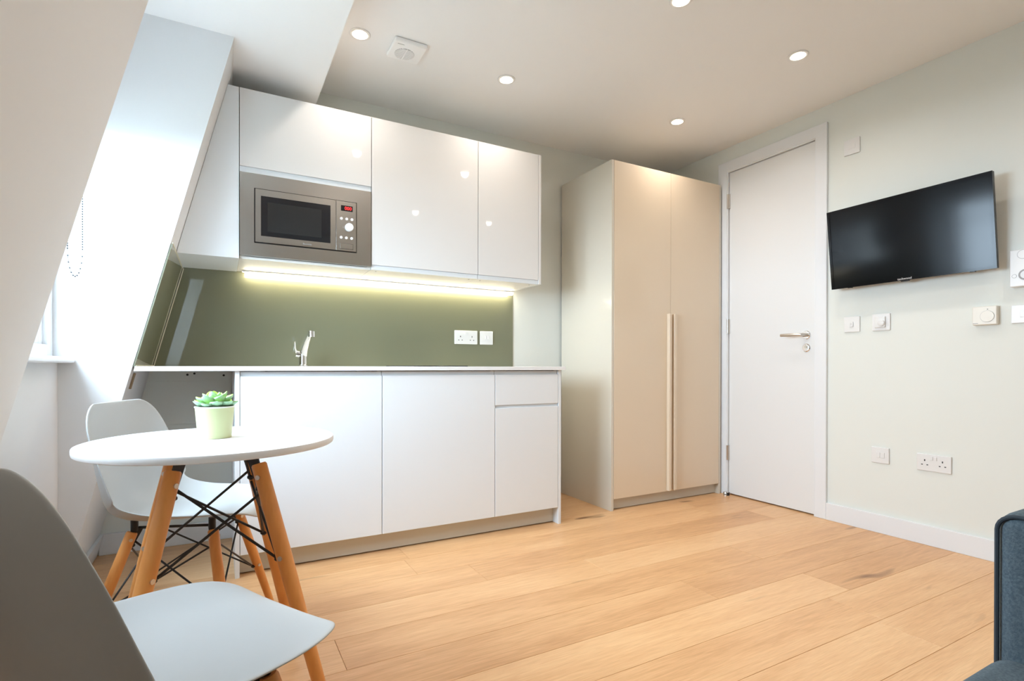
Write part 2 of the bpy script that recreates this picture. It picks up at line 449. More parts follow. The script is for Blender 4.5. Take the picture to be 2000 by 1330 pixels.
# ---------------------------------------------------------------- kitchen base
xb, yb = 0.0715, 2.494
zt0, zt1 = 0.870, 0.889
YK = YB - 0.016
def base_unit(x0, x1, label, drawer=False):
    t = thing('base_cabinet', label, 'cabinet', ((x0+x1)/2, (yb+YK)/2, 0.094))
    g = 0.0015
    m_ = MB().box(x0+g, x0+0.018, yb+0.022, YK, 0.0945, zt0-0.001).box(x1-0.018, x1-g, yb+0.022, YK, 0.0945, zt0-0.001)
    m_.box(x0+0.018, x1-0.018, yb+0.022, YK, 0.0945, 0.112).box(x0+0.018, x1-0.018, YK-0.012, YK, 0.112, zt0-0.001)
    m_.build('carcass', 'carcass', t)
    B(x0+g, x1-g, yb+0.014, yb+0.021, 0.835, zt0-0.004).build('handle_rail', 'rail', t)
    if drawer:
        B(x0+g, x1-g, yb, yb+0.0195, 0.684, 0.846).build('drawer_front', 'satin', t, bevel=0.0015)
        B(x0+g, x1-g, yb+0.010, yb+0.021, 0.655, 0.684).build('handle_rail', 'rail', t)
        B(x0+g, x1-g, yb, yb+0.0195, 0.0945, 0.668).build('door', 'satin', t, bevel=0.0015)
    else:
        B(x0+g, x1-g, yb, yb+0.0195, 0.0945, 0.846).build('door', 'satin', t, bevel=0.0015)
    return t
base_unit(xb, xb+0.6, 'white handleless base cabinet below the tap, beside the open space under the worktop')
base_unit(xb+0.6, xb+1.2, 'white handleless base cabinet with single door below the black hob')
base_unit(xb+1.2, xb+1.6, 'narrow white base cabinet with a drawer above its door', True)
tag(B(xb-0.0185, xb-0.0005, yb, YK, 0.0, zt0-0.0005).build('end_panel', 'satin', bevel=0.001), 'white floor-standing side panel beside the open space under the worktop', 'panel')
tag(B(xb+1.601, xb+1.619, yb, YK, 0.0, zt0-0.0005).build('end_panel', 'satin', bevel=0.001), 'white floor-standing side panel beside the narrow drawer cabinet', 'panel')
tag(B(xb, xb+1.600, yb+0.05, yb+0.066, 0.005, 0.0935).build('plinth', 'plinth', bevel=0.001), 'beige kickboard running under the white base cabinets', 'plinth')

# worktop with slanted end and sink cut-out
SKX0, SKX1, SKY0, SKY1 = 0.17, 0.57, 2.56, 2.88
wx1 = 1.709; wy0 = 2.474
m_ = MB()
outer = [(None, wy0), (wx1, wy0), (wx1, YK+0.008), (None, YK+0.008)]
vs = []
for z in (zt0, zt1):
    xl = SX(z) + 0.008
    vs += [(xl, wy0, z), (wx1, wy0, z), (wx1, YK+0.008, z), (xl, YK+0.008, z),
           (SKX0, SKY0, z), (SKX1, SKY0, z), (SKX1, SKY1, z), (SKX0, SKY1, z)]
fs = []
for k, fl_ in ((0, True), (8, False)):
    for i in range(4):
        q = (k+i, k+(i+1) % 4, k+4+(i+1) % 4, k+4+i)
        fs.append(tuple(reversed(q)) if fl_ else q)
for i in range(4):
    fs.append((i, (i+1) % 4, 8+(i+1) % 4, 8+i)); fs.append((4+i, 12+i, 12+(i+1) % 4, 4+(i+1) % 4))
m_.add(vs, fs)
tag(m_.build('worktop', 'worktop', bevel=0.0015), 'long thin white worktop running into the sloping wall', 'worktop')
sk = thing('sink', 'steel sink bowl set under the white worktop', 'sink', ((SKX0+SKX1)/2, (SKY0+SKY1)/2, 0.72))
m_ = MB(); a, b_, c, d = SKX0+0.001, SKX1-0.001, SKY0+0.001, SKY1-0.001
m_.add([(a, c, 0.887), (b_, c, 0.887), (b_, d, 0.887), (a, d, 0.887), (a+0.015, c+0.015, 0.72), (b_-0.015, c+0.015, 0.72), (b_-0.015, d-0.015, 0.72), (a+0.015, d-0.015, 0.72)],
       [(0, 1, 5, 4), (1, 2, 6, 5), (2, 3, 7, 6), (3, 0, 4, 7), (4, 5, 6, 7)])
m_.build('bowl', 'steel', sk, solid=0.0015)
MB().lathe([(0.035, 0.001), (0.035, 0.004), (0.02, 0.003)], ((a+b_)/2, (c+d)/2, 0.7205)).build('drain', 'chrome', sk)
tag(B(0.842, 1.132, 2.535, 3.045, zt1, zt1+0.005).build('hob', 'blackglass', bevel=0.0015), 'slim black glass hob set on the white worktop', 'hob')

# tap
tx, ty = 0.378, 2.95
tp = thing('kitchen_tap', 'chrome single-lever tap on the white worktop', 'tap', (tx, ty, zt1))
MB().lathe([(0.026, 0), (0.026, 0.006), (0.021, 0.010), (0.020, 0.060), (0.0205, 0.080)], (tx, ty, zt1)).build('tap_body', 'chrome', tp, smooth='auto')
pts = [(tx+0.003, ty, zt1+0.055), (tx+0.006, ty-0.02, zt1+0.090), (tx+0.012, ty-0.06, zt1+0.130), (tx+0.017, ty-0.11, zt1+0.158), (tx+0.020, ty-0.15, zt1+0.166)]
sp = MB().tube(pts, [0.018, 0.0165, 0.0145, 0.0135, 0.0135], n=16).build('spout', 'chrome', tp, smooth='auto')
MB().cyl((tx+0.0205, ty-0.155, zt1+0.175), (tx+0.0205, ty-0.155, zt1+0.146), 0.0165, n=20).build('spout_head', 'chrome', sp, smooth='auto')
m_ = MB().cyl((tx-0.012, ty, zt1+0.062), (tx-0.034, ty, zt1+0.066), 0.0165, 0.0155, n=18)
lv = m_.build('lever_hub', 'chrome', tp, smooth='auto')
MB().tube([(tx-0.032, ty-0.002, zt1+0.07), (tx-0.040, ty-0.02, zt1+0.095), (tx-0.044, ty-0.045, zt1+0.125)], [0.005, 0.0045, 0.0035], n=10).build('lever', 'chrome', lv, smooth='auto')

# splashbacks
zs0, zs1 = zt1+0.0005, 1.383
gt = 0.006
m_ = MB().prism([(SX(zs0)+0.009, zs0), (1.717, zs0), (1.717, zs1), (SX(zs1)+0.009, zs1)], 1, YB-gt, YB-0.0005)
tag(m_.build('splashback', 'glass_green'), 'long sage green glass splashback behind the tap', 'splashback')
n_ = Vector((1, 0, -0.254)).normalized()
def slopequad(y0, y1, z0, z1, t):
    vs = []
    for (yy, zz) in ((y0, z0), (y1, z0), (y1, z1), (y0, z1)):
        p = Vector((SX(zz)+0.0005, yy, zz)); vs.append(p)
    vs += [p + n_*t for p in vs[:4]]
    return MB().add(vs, [(0, 1, 2, 3), (7, 6, 5, 4), (0, 4, 5, 1), (1, 5, 6, 2), (2, 6, 7, 3), (3, 7, 4, 0)])
tag(slopequad(2.479, YB-gt-0.003, zs0, 1.372, gt).build('splashback', 'glass_green'), 'narrow leaning sage green glass splashback on the sloping wall', 'splashback')
m_ = MB().tube([(SX(zs0)+0.010, YB-gt-0.002, zs0), (SX(1.376)+0.010, YB-gt-0.002, 1.376)], 0.0025, n=6)
m_.tube([(SX(1.376)+0.006, 2.482, 1.376), (SX(1.376)+0.006, YB-gt-0.002, 1.376)], 0.0025, n=6)
m_.tube([(SX(zs0)+0.010, 2.482, zs0+0.002), (SX(zs0)+0.010, YB-gt-0.002, zs0+0.002)], 0.002, n=6)
tag(m_.build('sealant_bead', 'sealant'), 'cream sealant line around the leaning green splashback', 'sealant')

# rough patches below the worktop
for (x, z) in ((-0.145, 0.846), (-0.115, 0.852), (0.015, 0.842)):
    MB().lathe([(0.004, 0), (0.0055, -0.001), (0.002, -0.0025)], (x, YB, z), 'y', n=8).build('screw_hole', 'gap', wb)
B(SX(0.6)+0.03, xb-0.02, YB-0.004, YB, 0.60, 0.815).build('plaster_patch', 'wall', wb, bevel=0.002)
vs = slopequad(2.56, 2.585, 0.80, 0.862, 0.006)
tag(vs.build('wood_batten', 'batten'), 'short raw wood strip on the sloping wall under the worktop', 'batten')

# ---------------------------------------------------------------- wall cabinets
xu, yu = 0.0753, 2.716
zu0, zu1 = 1.385, 2.1614
def carc(t, x0, x1, z0, z1):
    g = 0.0012
    m_ = MB().box(x0+g, x0+0.018, yu+0.022, YB-0.001, z0, z1).box(x1-0.018, x1-g, yu+0.022, YB-0.001, z0, z1)
    m_.box(x0+0.018, x1-0.018, yu+0.022, YB-0.001, z0, z0+0.012).box(x0+0.018, x1-0.018, yu+0.022, YB-0.001, z1-0.018, z1)
    m_.box(x0+0.018, x1-0.018, YB-0.008, YB-0.001, z0+0.012, z1-0.018)
    return m_.build('carcass', 'carcass', t)
def upper_unit(x0, x1, label):
    t = thing('wall_cabinet', label, 'cabinet', ((x0+x1)/2, (yu+YB)/2, zu0))
    carc(t, x0, x1, zu0, zu1); g = 0.0015
    B(x0+g, x1-g, yu, yu+0.0195, zu0+0.024, zu1).build('door', 'gloss', t, bevel=0.001)
    B(x0+g, x1-g, yu+0.007, yu+0.0195, zu0, zu0+0.0235).build('handle_rail', 'rail', t)
    for xx in (x0+0.035, x1-0.035):
        MB().cyl((xx, yu+0.05, zu0), (xx, yu+0.05, zu0-0.0015), 0.004, n=10).build('screw_cap', 'grey_line', t)
    return t
# microwave housing
mx0, mx1 = xu, xu+0.6
t = thing('wall_cabinet', 'white gloss wall cabinet holding the microwave below its flap door', 'cabinet', ((mx0+mx1)/2, (yu+YB)/2, zu0))
carc(t, mx0, mx1, zu0, zu1)
B(mx0+0.0015, mx1-0.0015, yu, yu+0.0195, 1.806, zu1).build('flap_door', 'gloss', t, bevel=0.001)
B(mx0+0.0015, mx1-0.0015, yu+0.006, yu+0.0195, 1.779, 1.8055).build('handle_rail', 'rail', t)
B(mx0+0.018, mx1-0.018, yu+0.03, YB-0.009, 1.785, 1.80).build('shelf', 'carcass', t)
upper_unit(xu+0.6, xu+1.2, 'wide white gloss wall cabinet right beside the microwave')
upper_unit(xu+1.2, xu+1.6, 'narrow white gloss wall cabinet furthest from the microwave')
tag(B(xu+1.6005, xu+1.6185, yu, YB-0.001, zu0, zu1).build('end_panel', 'gloss', bevel=0.001), 'thin white end panel closing the wall cabinets near the wardrobe', 'panel')
m_ = MB().prism([(SX(zu0)+0.0008, zu0-0.003), (xu-0.001, zu0-0.003), (xu-0.001, zu1), (SX(zu1)+0.0008, zu1)], 1, yu+0.001, YB-0.001)
tag(m_.build('filler_panel', 'satin', bevel=0.001), 'white tapering filler panel between the sloping wall and the microwave cabinet', 'panel')

# microwave
mw = thing('microwave', 'built-in brushed steel microwave with red digital display', 'microwave', (mx0+0.3, yu+0.1, 1.398))
a, b_, c, d = mx0+0.002, mx1-0.003, 1.398, 1.7775
fy = yu - 0.004
ia, ib, ic, id_ = 0.136, 0.6005, 1.458, 1.711
m_ = MB().box(a, ia, fy, fy+0.018, c, d).box(ib, b_, fy, fy+0.018, c, d).box(ia, ib, fy, fy+0.018, c, ic).box(ia, ib, fy, fy+0.018, id_, d)
m_.build('trim_frame', 'steel', mw)
B(ia+0.001, ib-0.001, fy+0.010, fy+0.35, ic+0.001, id_-0.001).build('oven_body', 'blackplastic', mw)
da, db = ia+0.0045, 0.4985
wa, wb_, wc, wd_ = 0.164, 0.4725, 1.492, 1.6765
m_ = MB().box(da, wa, fy-0.008, fy+0.0095, ic+0.0045, id_-0.0045).box(wb_, db-0.001, fy-0.008, fy+0.0095, ic+0.0045, id_-0.0045)
m_.box(wa, wb_, fy-0.008, fy+0.0095, ic+0.0045, wc).box(wa, wb_, fy-0.008, fy+0.0095, wd_, id_-0.0045)
dd = m_.build('oven_door', 'steel', mw)
B(wa, wb_, fy-0.006, fy+0.009, wc, wd_).build('door_glass', 'blackglass', dd)
B(0.192, 0.431, fy-0.0064, fy-0.006, 1.514, 1.651).build('viewing_mesh', 'ovenmesh', dd)
cp_ = B(db+0.001, ib-0.0045, fy-0.008, fy+0.0095, ic+0.0045, id_-0.0045).build('control_panel', 'steel', mw, bevel=0.001)
cy_ = fy - 0.008
B(0.522, 0.5785, cy_-0.0008, cy_, 1.6595, 1.6865).build('display', 'blackglass', cp_)
fr = Matrix.Translation((0.5565, cy_-0.0012, 1.6725)) @ Matrix.Rotation(PI/2, 4, 'X')
text('display_digits', '000', 0.023, 'red_led', cp_, fr)
for xx, zz in [(0.524, 1.6205), (0.5495, 1.6205), (0.575, 1.6205), (0.5228, 1.527), (0.548, 1.527), (0.5735, 1.527)]:
    MB().lathe([(0.0068, 0), (0.0068, -0.003), (0.0055, -0.0042)], (xx, cy_, zz), 'y', n=16).build('button', 'white_plastic', cp_, smooth='auto')
MB().lathe([(0.0205, 0), (0.0195, -0.012), (0.0175, -0.014)], (0.5615, cy_, 1.580), 'y', n=32).build('dial', 'white_plastic', cp_, smooth='auto')
for xx, zz in ((0.5335, 1.579), (0.5895, 1.5775), (0.5615, 1.606)):
    B(xx-0.002, xx+0.002, cy_-0.0004, cy_, zz-0.002, zz+0.002).build('dial_mark', 'grey_line', cp_)
m_ = MB().box(0.516, 0.581, cy_-0.0002, cy_, 1.471, 1.4985)
ob_ = m_.build('open_button_gap', 'gap', cp_)
B(0.5175, 0.5795, cy_-0.0016, cy_-0.0002, 1.4725, 1.497).build('open_button', 'steel', ob_, bevel=0.0005)
fr = Matrix.Translation((0.366, fy-0.0082, 1.4755)) @ Matrix.Rotation(PI/2, 4, 'X')
text('maker_name', 'Baumatic', 0.0105, 'grey_line', dd, fr)

# LED strip
ls = thing('led_strip_light', 'glowing warm white strip light under the wall cabinets', 'light', (0.9, 3.07, 1.355))
B(0.098, 1.70, 3.055, 3.088, 1.376, 1.3835).build('housing', 'white_plastic', ls)
m_ = MB().prism([(3.057, 1.3757), (3.086, 1.3757), (3.086, 1.366), (3.078, 1.359), (3.065, 1.359), (3.057, 1.366)], 0, 0.112, 1.69)
m_.build('diffuser', 'led', ls)

# ---------------------------------------------------------------- wardrobe
wx0, wxx1, wy, wz = 2.1025, 3.0795, 2.5544, 2.162
wr = thing('wardrobe', 'tall greige two-door wardrobe with long bar handles in the corner', 'wardrobe', ((wx0+wxx1)/2, (wy+YB)/2, 0))
for x in (wx0, wxx1-0.018):
    B(x, x+0.018, wy, YB-0.016, 0, wz).build('side_panel', 'greige_side', wr, bevel=0.001)
B(wx0+0.018, wxx1-0.018, wy+0.024, YB-0.016, wz-0.018, wz).build('top_panel', 'greige', wr)
B(wx0+0.018, wxx1-0.018, YB-0.03, YB-0.016, 0.07, wz-0.018).build('back_panel', 'greige', wr)
B(wx0+0.018, wxx1-0.018, wy+0.03, wy+0.046, 0.004, 0.074).build('plinth', 'plinth', wr)
xm = 2.597
for (a, b_, hx) in ((wx0+0.0195, xm-0.001, 2.560), (xm+0.001, wxx1-0.0195, 2.606)):
    dw = B(a, b_, wy-0.001, wy+0.020, 0.072, wz-0.001).build('door', 'greige', wr, bevel=0.001)
    B(hx, hx+0.024, wy-0.028, wy-0.0012, 0.078, 1.236).build('bar_handle', 'greige', dw, bevel=0.004)
# door stop
ds = thing('door_stop', 'small half-round chrome door stop on the floor beside the wardrobe', 'door stop', (3.058, 2.490, 0))
MB().lathe([(0.019, 0), (0.019, 0.018), (0.014, 0.028), (0.004, 0.031)], (3.058, 2.490, 0)).build('stop_body', 'chrome', ds, smooth='auto')
B(3.046, 3.070, 2.468, 2.472, 0.004, 0.026).build('rubber_buffer', 'rubber', ds, bevel=0.002)

# ---------------------------------------------------------------- television
tv = bpy.data.objects.new('television', None); COL.objects.link(tv)
tag(tv, 'flat black television tilted down on the wall beside the door', 'television')
nrm = Vector((-0.99443216, -0.01514062, -0.10428535))
P4 = [Vector(q) for q in ((3.03032814, 1.78288772, 1.76703715), (3.04072624, 1.04799996, 1.77457852), (3.08635987, 1.04418587, 1.33998443), (3.07596177, 1.77907362, 1.33244306))]
ctr = sum(P4, Vector())/4
ctr = Vector((0, 0, H)) + (ctr - Vector((0, 0, H)))*0.985   # stands off the wall on its bracket
rt = (P4[1]-P4[0]).normalized(); upv = nrm.cross(rt).normalized()
if upv.z < 0: upv = -upv
TM = Matrix.Identity(4)
for i in range(3): TM[i][0], TM[i][1], TM[i][2], TM[i][3] = rt[i], upv[i], rt.cross(upv)[i], ctr[i]
tv.matrix_world = TM; ORG[tv.name] = Vector((0, 0, 0))
w2, h2 = 0.362, 0.2152
sw, sh = w2-0.013, h2-0.016
MB().box(-w2, w2, -h2, h2, -0.020, -0.002).build('rear_shell', 'blackplastic', tv, bevel=0.003)
MB().box(-0.24, 0.24, -0.13, 0.10, -0.036, -0.020).build('rear_housing', 'blackplastic', tv, bevel=0.006)
m_ = MB().box(-w2, -sw, -h2, h2, -0.002, 0.006).box(sw, w2, -h2, h2, -0.002, 0.006).box(-sw, sw, sh, h2, -0.002, 0.006).box(-sw, sw, -h2, -sh-0.004, -0.002, 0.006)
m_.build('bezel', 'bezel', tv)
MB().box(-sw, sw, -sh-0.004, sh, -0.001, 0.003).build('screen', 'screen', tv)
MB().box(-0.020, 0.020, -h2-0.006, -h2, -0.006, 0.004).build('sensor_tab', 'blackplastic', tv, bevel=0.002)
for x in (-0.27, 0.27): MB().box(x-0.01, x+0.01, -h2-0.003, -h2, -0.016, -0.004).build('stand_clip', 'blackplastic', tv)
text('maker_name', 'techwood', 0.0155, 'white_print', tv, Matrix.Translation((0, -h2+0.0085, 0.0063)))
MB().box(-0.10, 0.10, -0.09, 0.09, -0.088, -0.036).build('wall_bracket', 'blackplastic', tv)

# ---------------------------------------------------------------- wall plates
def plate_x(name, label, cat, y0, y1, z0, z1, th=0.009, m='white_plastic', bev=0.003):
    t = thing(name, label, cat, (XR, (y0+y1)/2, z0))
    p = B(XR-th, XR, y0, y1, z0, z1).build('face_plate', m, t, bevel=bev)
    return t, p
def socket_pins_x(t, yc, zc, x):
    for dy, dz, w, h in ((0, 0.013, 0.0025, 0.0045), (-0.0115, -0.009, 0.0035, 0.0022), (0.0115, -0.009, 0.0035, 0.0022)):
        B(x-0.0006, x, yc+dy-w, yc+dy+w, zc+dz-h, zc+dz+h).build('pin_hole', 'pin', t)
t, p = plate_x('wall_switch', 'white isolator switch plate high on the wall above the television', 'switch', 1.646, 1.731, 2.083, 2.169)
B(XR-0.0105, XR-0.009, 1.668, 1.704, 2.114, 2.138).build('rocker', 'white_plastic', t, bevel=0.001)
t, p = plate_x('wall_switch', 'white single rocker light switch next to the door frame', 'switch', 1.643, 1.728, 1.0855, 1.1725)
B(XR-0.013, XR-0.009, 1.676, 1.696, 1.114, 1.144).build('rocker', 'white_plastic', t, bevel=0.0015)
B(XR-0.0134, XR-0.013, 1.685, 1.687, 1.124, 1.136).build('rocker_mark', 'grey_line', t)
t, p = plate_x('dimmer_switch', 'white square dimmer plate with raised knob beside the light switch', 'switch', 1.491, 1.579, 1.0855, 1.1755)
B(XR-0.018, XR-0.009, 1.511, 1.563, 1.101, 1.161).build('raised_panel', 'white_plastic', t, bevel=0.004)
MB().lathe([(0.017, 0), (0.016, -0.010), (0.012, -0.012)], (XR-0.018, 1.527, 1.125), 'x', n=24).build('knob', 'white_plastic', t, smooth='auto')
t, p = plate_x('room_thermostat', 'cream box thermostat with round dial below the television', 'thermostat', 1.045, 1.135, 1.0855, 1.171, 0.027, 'cream_plastic', 0.004)
MB().lathe([(0.0265, 0), (0.0265, -0.0008)], (XR-0.027, 1.079, 1.124), 'x', n=40).build('dial_ring', 'grey_line', t, smooth='auto')
MB().lathe([(0.0258, 0), (0.0250, -0.003)], (XR-0.0275, 1.079, 1.124), 'x', n=40).build('dial', 'cream_plastic', t, smooth='auto')
B(XR-0.0275, XR-0.027, 1.076, 1.080, 1.155, 1.158).build('indicator', 'pin', t)
B(XR-0.0275, XR-0.027, 1.113, 1.132, 1.092, 1.0945).build('maker_mark', 'grey_line', t)
t, p = plate_x('alarm_unit', 'white wall alarm box with round buttons beside the television', 'alarm', 0.872, 0.999, 1.245, 1.408, 0.036, 'white_plastic', 0.004)
MB().lathe([(0.020, 0), (0.020, -0.0006)], (XR-0.036, 0.953, 1.385), 'x', n=32).build('sounder_ring', 'grey_line', t)
MB().lathe([(0.0185, 0), (0.0185, -0.0009)], (XR-0.0361, 0.953, 1.385), 'x', n=32).build('sounder_disc', 'white_plastic', t)
MB().lathe([(0.0085, 0), (0.0085, -0.0006)], (XR-0.036, 0.982, 1.292), 'x', n=24).build('test_button_ring', 'grey_line', t)
MB().lathe([(0.0072, 0), (0.0072, -0.0012)], (XR-0.0361, 0.982, 1.292), 'x', n=24).build('test_button', 'white_plastic', t)
MB().lathe([(0.024, 0), (0.024, -0.003), (0.018, -0.0035)], (XR-0.036, 0.944, 1.295), 'x', n=32).build('display_ring', 'grey_line', t)
MB().lathe([(0.017, 0), (0.017, -0.0042)], (XR-0.036, 0.944, 1.295), 'x', n=32).build('display_disc', 'rail', t)
t, p = plate_x('wall_switch', 'white switch plate beside the cream thermostat', 'switch', 0.917, 1.002, 1.0855, 1.167)
B(XR-0.013, XR-0.009, 0.950, 0.970, 1.112, 1.142).build('rocker', 'white_plastic', t, bevel=0.0015)
t, p = plate_x('wall_switch', 'low white twin-module outlet plate next to the double socket', 'switch', 1.494, 1.581, 0.374, 0.459)
for yy in (1.524, 1.546): B(XR-0.0115, XR-0.009, yy-0.009, yy+0.009, 0.404, 0.432).build('module', 'white_plastic', t, bevel=0.001)
t, p = plate_x('double_socket', 'low white double power socket on the wall right of the door', 'socket', 1.2205, 1.3665, 0.370, 0.454)
for yy in (1.331, 1.256): socket_pins_x(t, yy, 0.410, XR-0.009)
for yy in (1.285, 1.302): B(XR-0.0125, XR-0.009, yy-0.006, yy+0.006, 0.426, 0.444).build('rocker', 'white_plastic', t, bevel=0.001)

def plate_y(name, label, cat, x0, x1, z0, z1):
    t = thing(name, label, cat, ((x0+x1)/2, YB-gt, z0))
    B(x0, x1, YB-gt-0.009, YB-gt, z0, z1).build('face_plate', 'white_plastic', t, bevel=0.003)
    return t
yp = YB-gt-0.009
t = plate_y('double_socket', 'white double power socket on the green splashback', 'socket', 1.294, 1.452, 1.031, 1.118)
for xx in (1.333, 1.413):
    for dx, dz, w, h in ((0, 0.008, 0.0025, 0.0045), (-0.0115, -0.014, 0.0035, 0.0022), (0.0115, -0.014, 0.0035, 0.0022)):
        B(xx+dx-w, xx+dx+w, yp-0.0006, yp, 1.071+dz-h, 1.071+dz+h).build('pin_hole', 'pin', t)
for xx in (1.366, 1.381): B(xx-0.006, xx+0.006, yp-0.0035, yp, 1.092, 1.108).build('rocker', 'white_plastic', t, bevel=0.001)
t = plate_y('wall_switch', 'white twin switch plate on the green splashback', 'switch', 1.472, 1.564, 1.031, 1.118)
for xx in (1.512, 1.530): B(xx-0.006, xx+0.006, yp-0.003, yp, 1.068, 1.088).build('rocker', 'white_plastic', t, bevel=0.001)

# ---------------------------------------------------------------- ceiling
lab = {(0.563, 2.479): 'round recessed downlight beside the ceiling fan vent', (1.335, 2.493): 'round recessed downlight above the wide gloss wall cabinet',
       (2.497, 2.403): 'round recessed downlight in front of the wardrobe', (2.485, 1.607): 'round recessed downlight in front of the white door',
       (1.683, 1.601): 'round recessed downlight in the middle of the ceiling', (0.85, 1.6): 'round recessed downlight over the white table',
       (1.683, 0.4): 'round recessed downlight above the grey sofa', (2.485, 0.4): 'round recessed downlight near the alarm box',
       (0.85, 0.4): 'round recessed downlight above the near chair'}
for (x, y), l in lab.items():
    t = thing('ceiling_downlight', l, 'light', (x, y, ZC-0.004), 'recessed ceiling downlights')
    n = 36; m_ = MB()
    m_.lathe([(0.047, 0.0), (0.047, -0.003), (0.044, -0.005), (0.036, -0.004), (0.034, 0.0)], (x, y, ZC-0.0003), n=n)
    m_.build('trim_ring', 'white_plastic', t, smooth='auto')
    MB().lathe([(0.0335, -0.0052), (0.0335, -0.0035)], (x, y, ZC-0.0003), n=n).build('lens', 'lamp', t)
    ld = bpy.data.lights.new('downlight_beam', 'SPOT'); ld.energy = SPOT_W; ld.color = SPOT_COL
    ld.spot_size = math.radians(166); ld.spot_blend = 1.0; ld.shadow_soft_size = 0.03
    lo = bpy.data.objects.new('downlight_beam', ld); COL.objects.link(lo); lo.parent = t
    lo.location = (0, 0, -0.012)
# extractor vent
vx, vy = 0.787, 2.484
vt = thing('ceiling_vent', 'square white ceiling extractor vent with round grille', 'vent', (vx, vy, ZC-0.02))
B(vx-0.078, vx+0.078, vy-0.078, vy+0.078, ZC-0.022, ZC-0.0005).build('vent_plate', 'ceiling', vt, bevel=0.006)
MB().lathe([(0.047, 0), (0.047, -0.0008)], (vx-0.008, vy+0.015, ZC-0.022), n=40).build('grille_recess', 'grey_line', vt)
for k in range(-6, 7):
    yy = vy+0.015 + k*0.0068; hw = math.sqrt(max(0.047**2 - (k*0.0068)**2, 0.0001))
    B(vx-0.008-hw, vx-0.008+hw, yy-0.0021, yy+0.0021, ZC-0.0245, ZC-0.0225).build('slat', 'ceiling', vt)
B(vx-0.0105, vx-0.0055, vy+0.015-0.047, vy+0.015+0.047, ZC-0.0248, ZC-0.0225).build('grille_bar', 'ceiling', vt)
B(vx-0.062, vx-0.030, vy-0.058, vy-0.055, ZC-0.0224, ZC-0.022).build('maker_mark', 'grey_line', vt)

# ---------------------------------------------------------------- dowel leg frame (chairs and table)
def dowel_frame(t, tops, feet, rt_, rb_, zt_, plate_top, lo=0.45, bolt_z=None):
    k = len(tops)
    tops = [Vector(p) for p in tops]; feet = [Vector(p) for p in feet]
    cen = sum(tops, Vector())/k
    for p, q in zip(tops, feet):
        ax = (q-p).normalized()
        l_ = MB().tube([p, p+ax*0.004, p.lerp(q, 0.35), p.lerp(q, 0.8), q-ax*0.004, q], [rt_*0.85, rt_, rt_*1.04, (rt_+rb_)/2*0.97, rb_, rb_*0.9], n=18).build('leg', 'beech', t, smooth='auto')
        out = Vector((p.x-cen.x, p.y-cen.y, 0)).normalized()
        tang = Vector((-out.y, out.x, 0))
        for fr_ in (0.05, lo):
            c = p.lerp(q, fr_)
            for sgn in (1, -1):
                n0 = c + tang*sgn*(rt_*0.93); n1 = c + tang*sgn*(rt_*1.12)
                MB().cyl(n0, n1, rt_*0.33, n=12).build('bolt', 'satin_metal', l_, smooth='auto')
        # black slot plate rising from the leg to the seat or table
        inn = -out
        m_ = MB(); a_ = p.lerp(q, 0.10); up_ = p - ax*plate_top
        w = rt_*0.8; h_ = tang*0.002
        pa = [a_ + inn*w*1.5, a_ - inn*w*0.2, up_ - inn*w*0.2, up_ + inn*w*2.2]
        m_.add([v + h_ for v in pa] + [v - h_ for v in pa], [(0, 1, 2, 3), (7, 6, 5, 4), (0, 4, 5, 1), (1, 5, 6, 2), (2, 6, 7, 3), (3, 7, 4, 0)])
        m_.build('bracket', 'wire', t)
    for i in range(k):
        j = (i+1) % k
        for (a_, b_) in ((i, j), (j, i)):
            out_a = Vector((tops[a_].x-cen.x, tops[a_].y-cen.y, 0)).normalized(); out_b = Vector((tops[b_].x-cen.x, tops[b_].y-cen.y, 0)).normalized()
            s_ = tops[a_].lerp(feet[a_], 0.07 if a_ == i else 0.12) - out_a*rt_*1.1
            e_ = tops[b_].lerp(feet[b_], lo + 0.01) - out_b*rt_*1.1
            m_ = MB().tube([s_, e_], rt_*0.19, n=8)
            m_.build('brace_rod', 'wire', t, smooth='auto')
    for p, q in zip(tops, feet):
        out = Vector((p.x-cen.x, p.y-cen.y, 0)).normalized()
        for fr_ in (0.10, lo+0.01):
            c = p.lerp(q, fr_) - out*rt_*1.0
            MB().lathe([(rt_*0.2, -rt_*0.4), (rt_*0.5, -rt_*0.15), (rt_*0.5, rt_*0.15), (rt_*0.2, rt_*0.4)], c, n=12).build('rod_joint', 'wire', t, smooth='auto')

# chairs
PROF = [(.2180, .408, .030, .000), (.2215, .420, .075, .000), (.2180, .4350, .115, .002), (.2060, .4460, .148, .004), (.1850, .4515, .177, .008), (.1520, .4515, .200, .013), (.1100, .4460, .2145, .020), (.0600, .4385, .2225, .030), (-.015, .4285, .228, .043),
        (-.0953, .4235, .232, .068), (-.1448, .4332, .242, .086), (-.1796, .4622, .2505, .0944), (-.1942, .5057, .2545, .0917), (-.2045, .5607, .250, .0826),
        (-.2115, .6269, .2422, .067), (-.2166, .6837, .230, .050), (-.2198, .7311, .2085, .0367), (-.2218, .7642, .174, .026), (-.2228, .7803, .130, .017)]
def shell_mb():
    m_ = MB(); nu = 18; k = len(PROF); vs = []
    for i, (x, z, w, c) in enumerate(PROF):
        x0, z0 = PROF[max(i-1, 0)][:2]; x1, z1 = PROF[min(i+1, k-1)][:2]
        L_ = math.hypot(x1-x0, z1-z0); tx_, tz_ = (x1-x0)/L_, (z1-z0)/L_
        nx, nz = tz_, -tx_
        for j in range(nu+1):
            u = -1 + 2*j/nu
            o = c*abs(u)**2.6
            yy = w*(u - 0.10*u**3*min(1, c/0.09))
            vs.append((x + nx*o, yy, z + nz*o))
    fs = [(i*(nu+1)+j, i*(nu+1)+j+1, (i+1)*(nu+1)+j+1, (i+1)*(nu+1)+j) for i in range(k-1) for j in range(nu)]
    return m_.add(vs, fs)
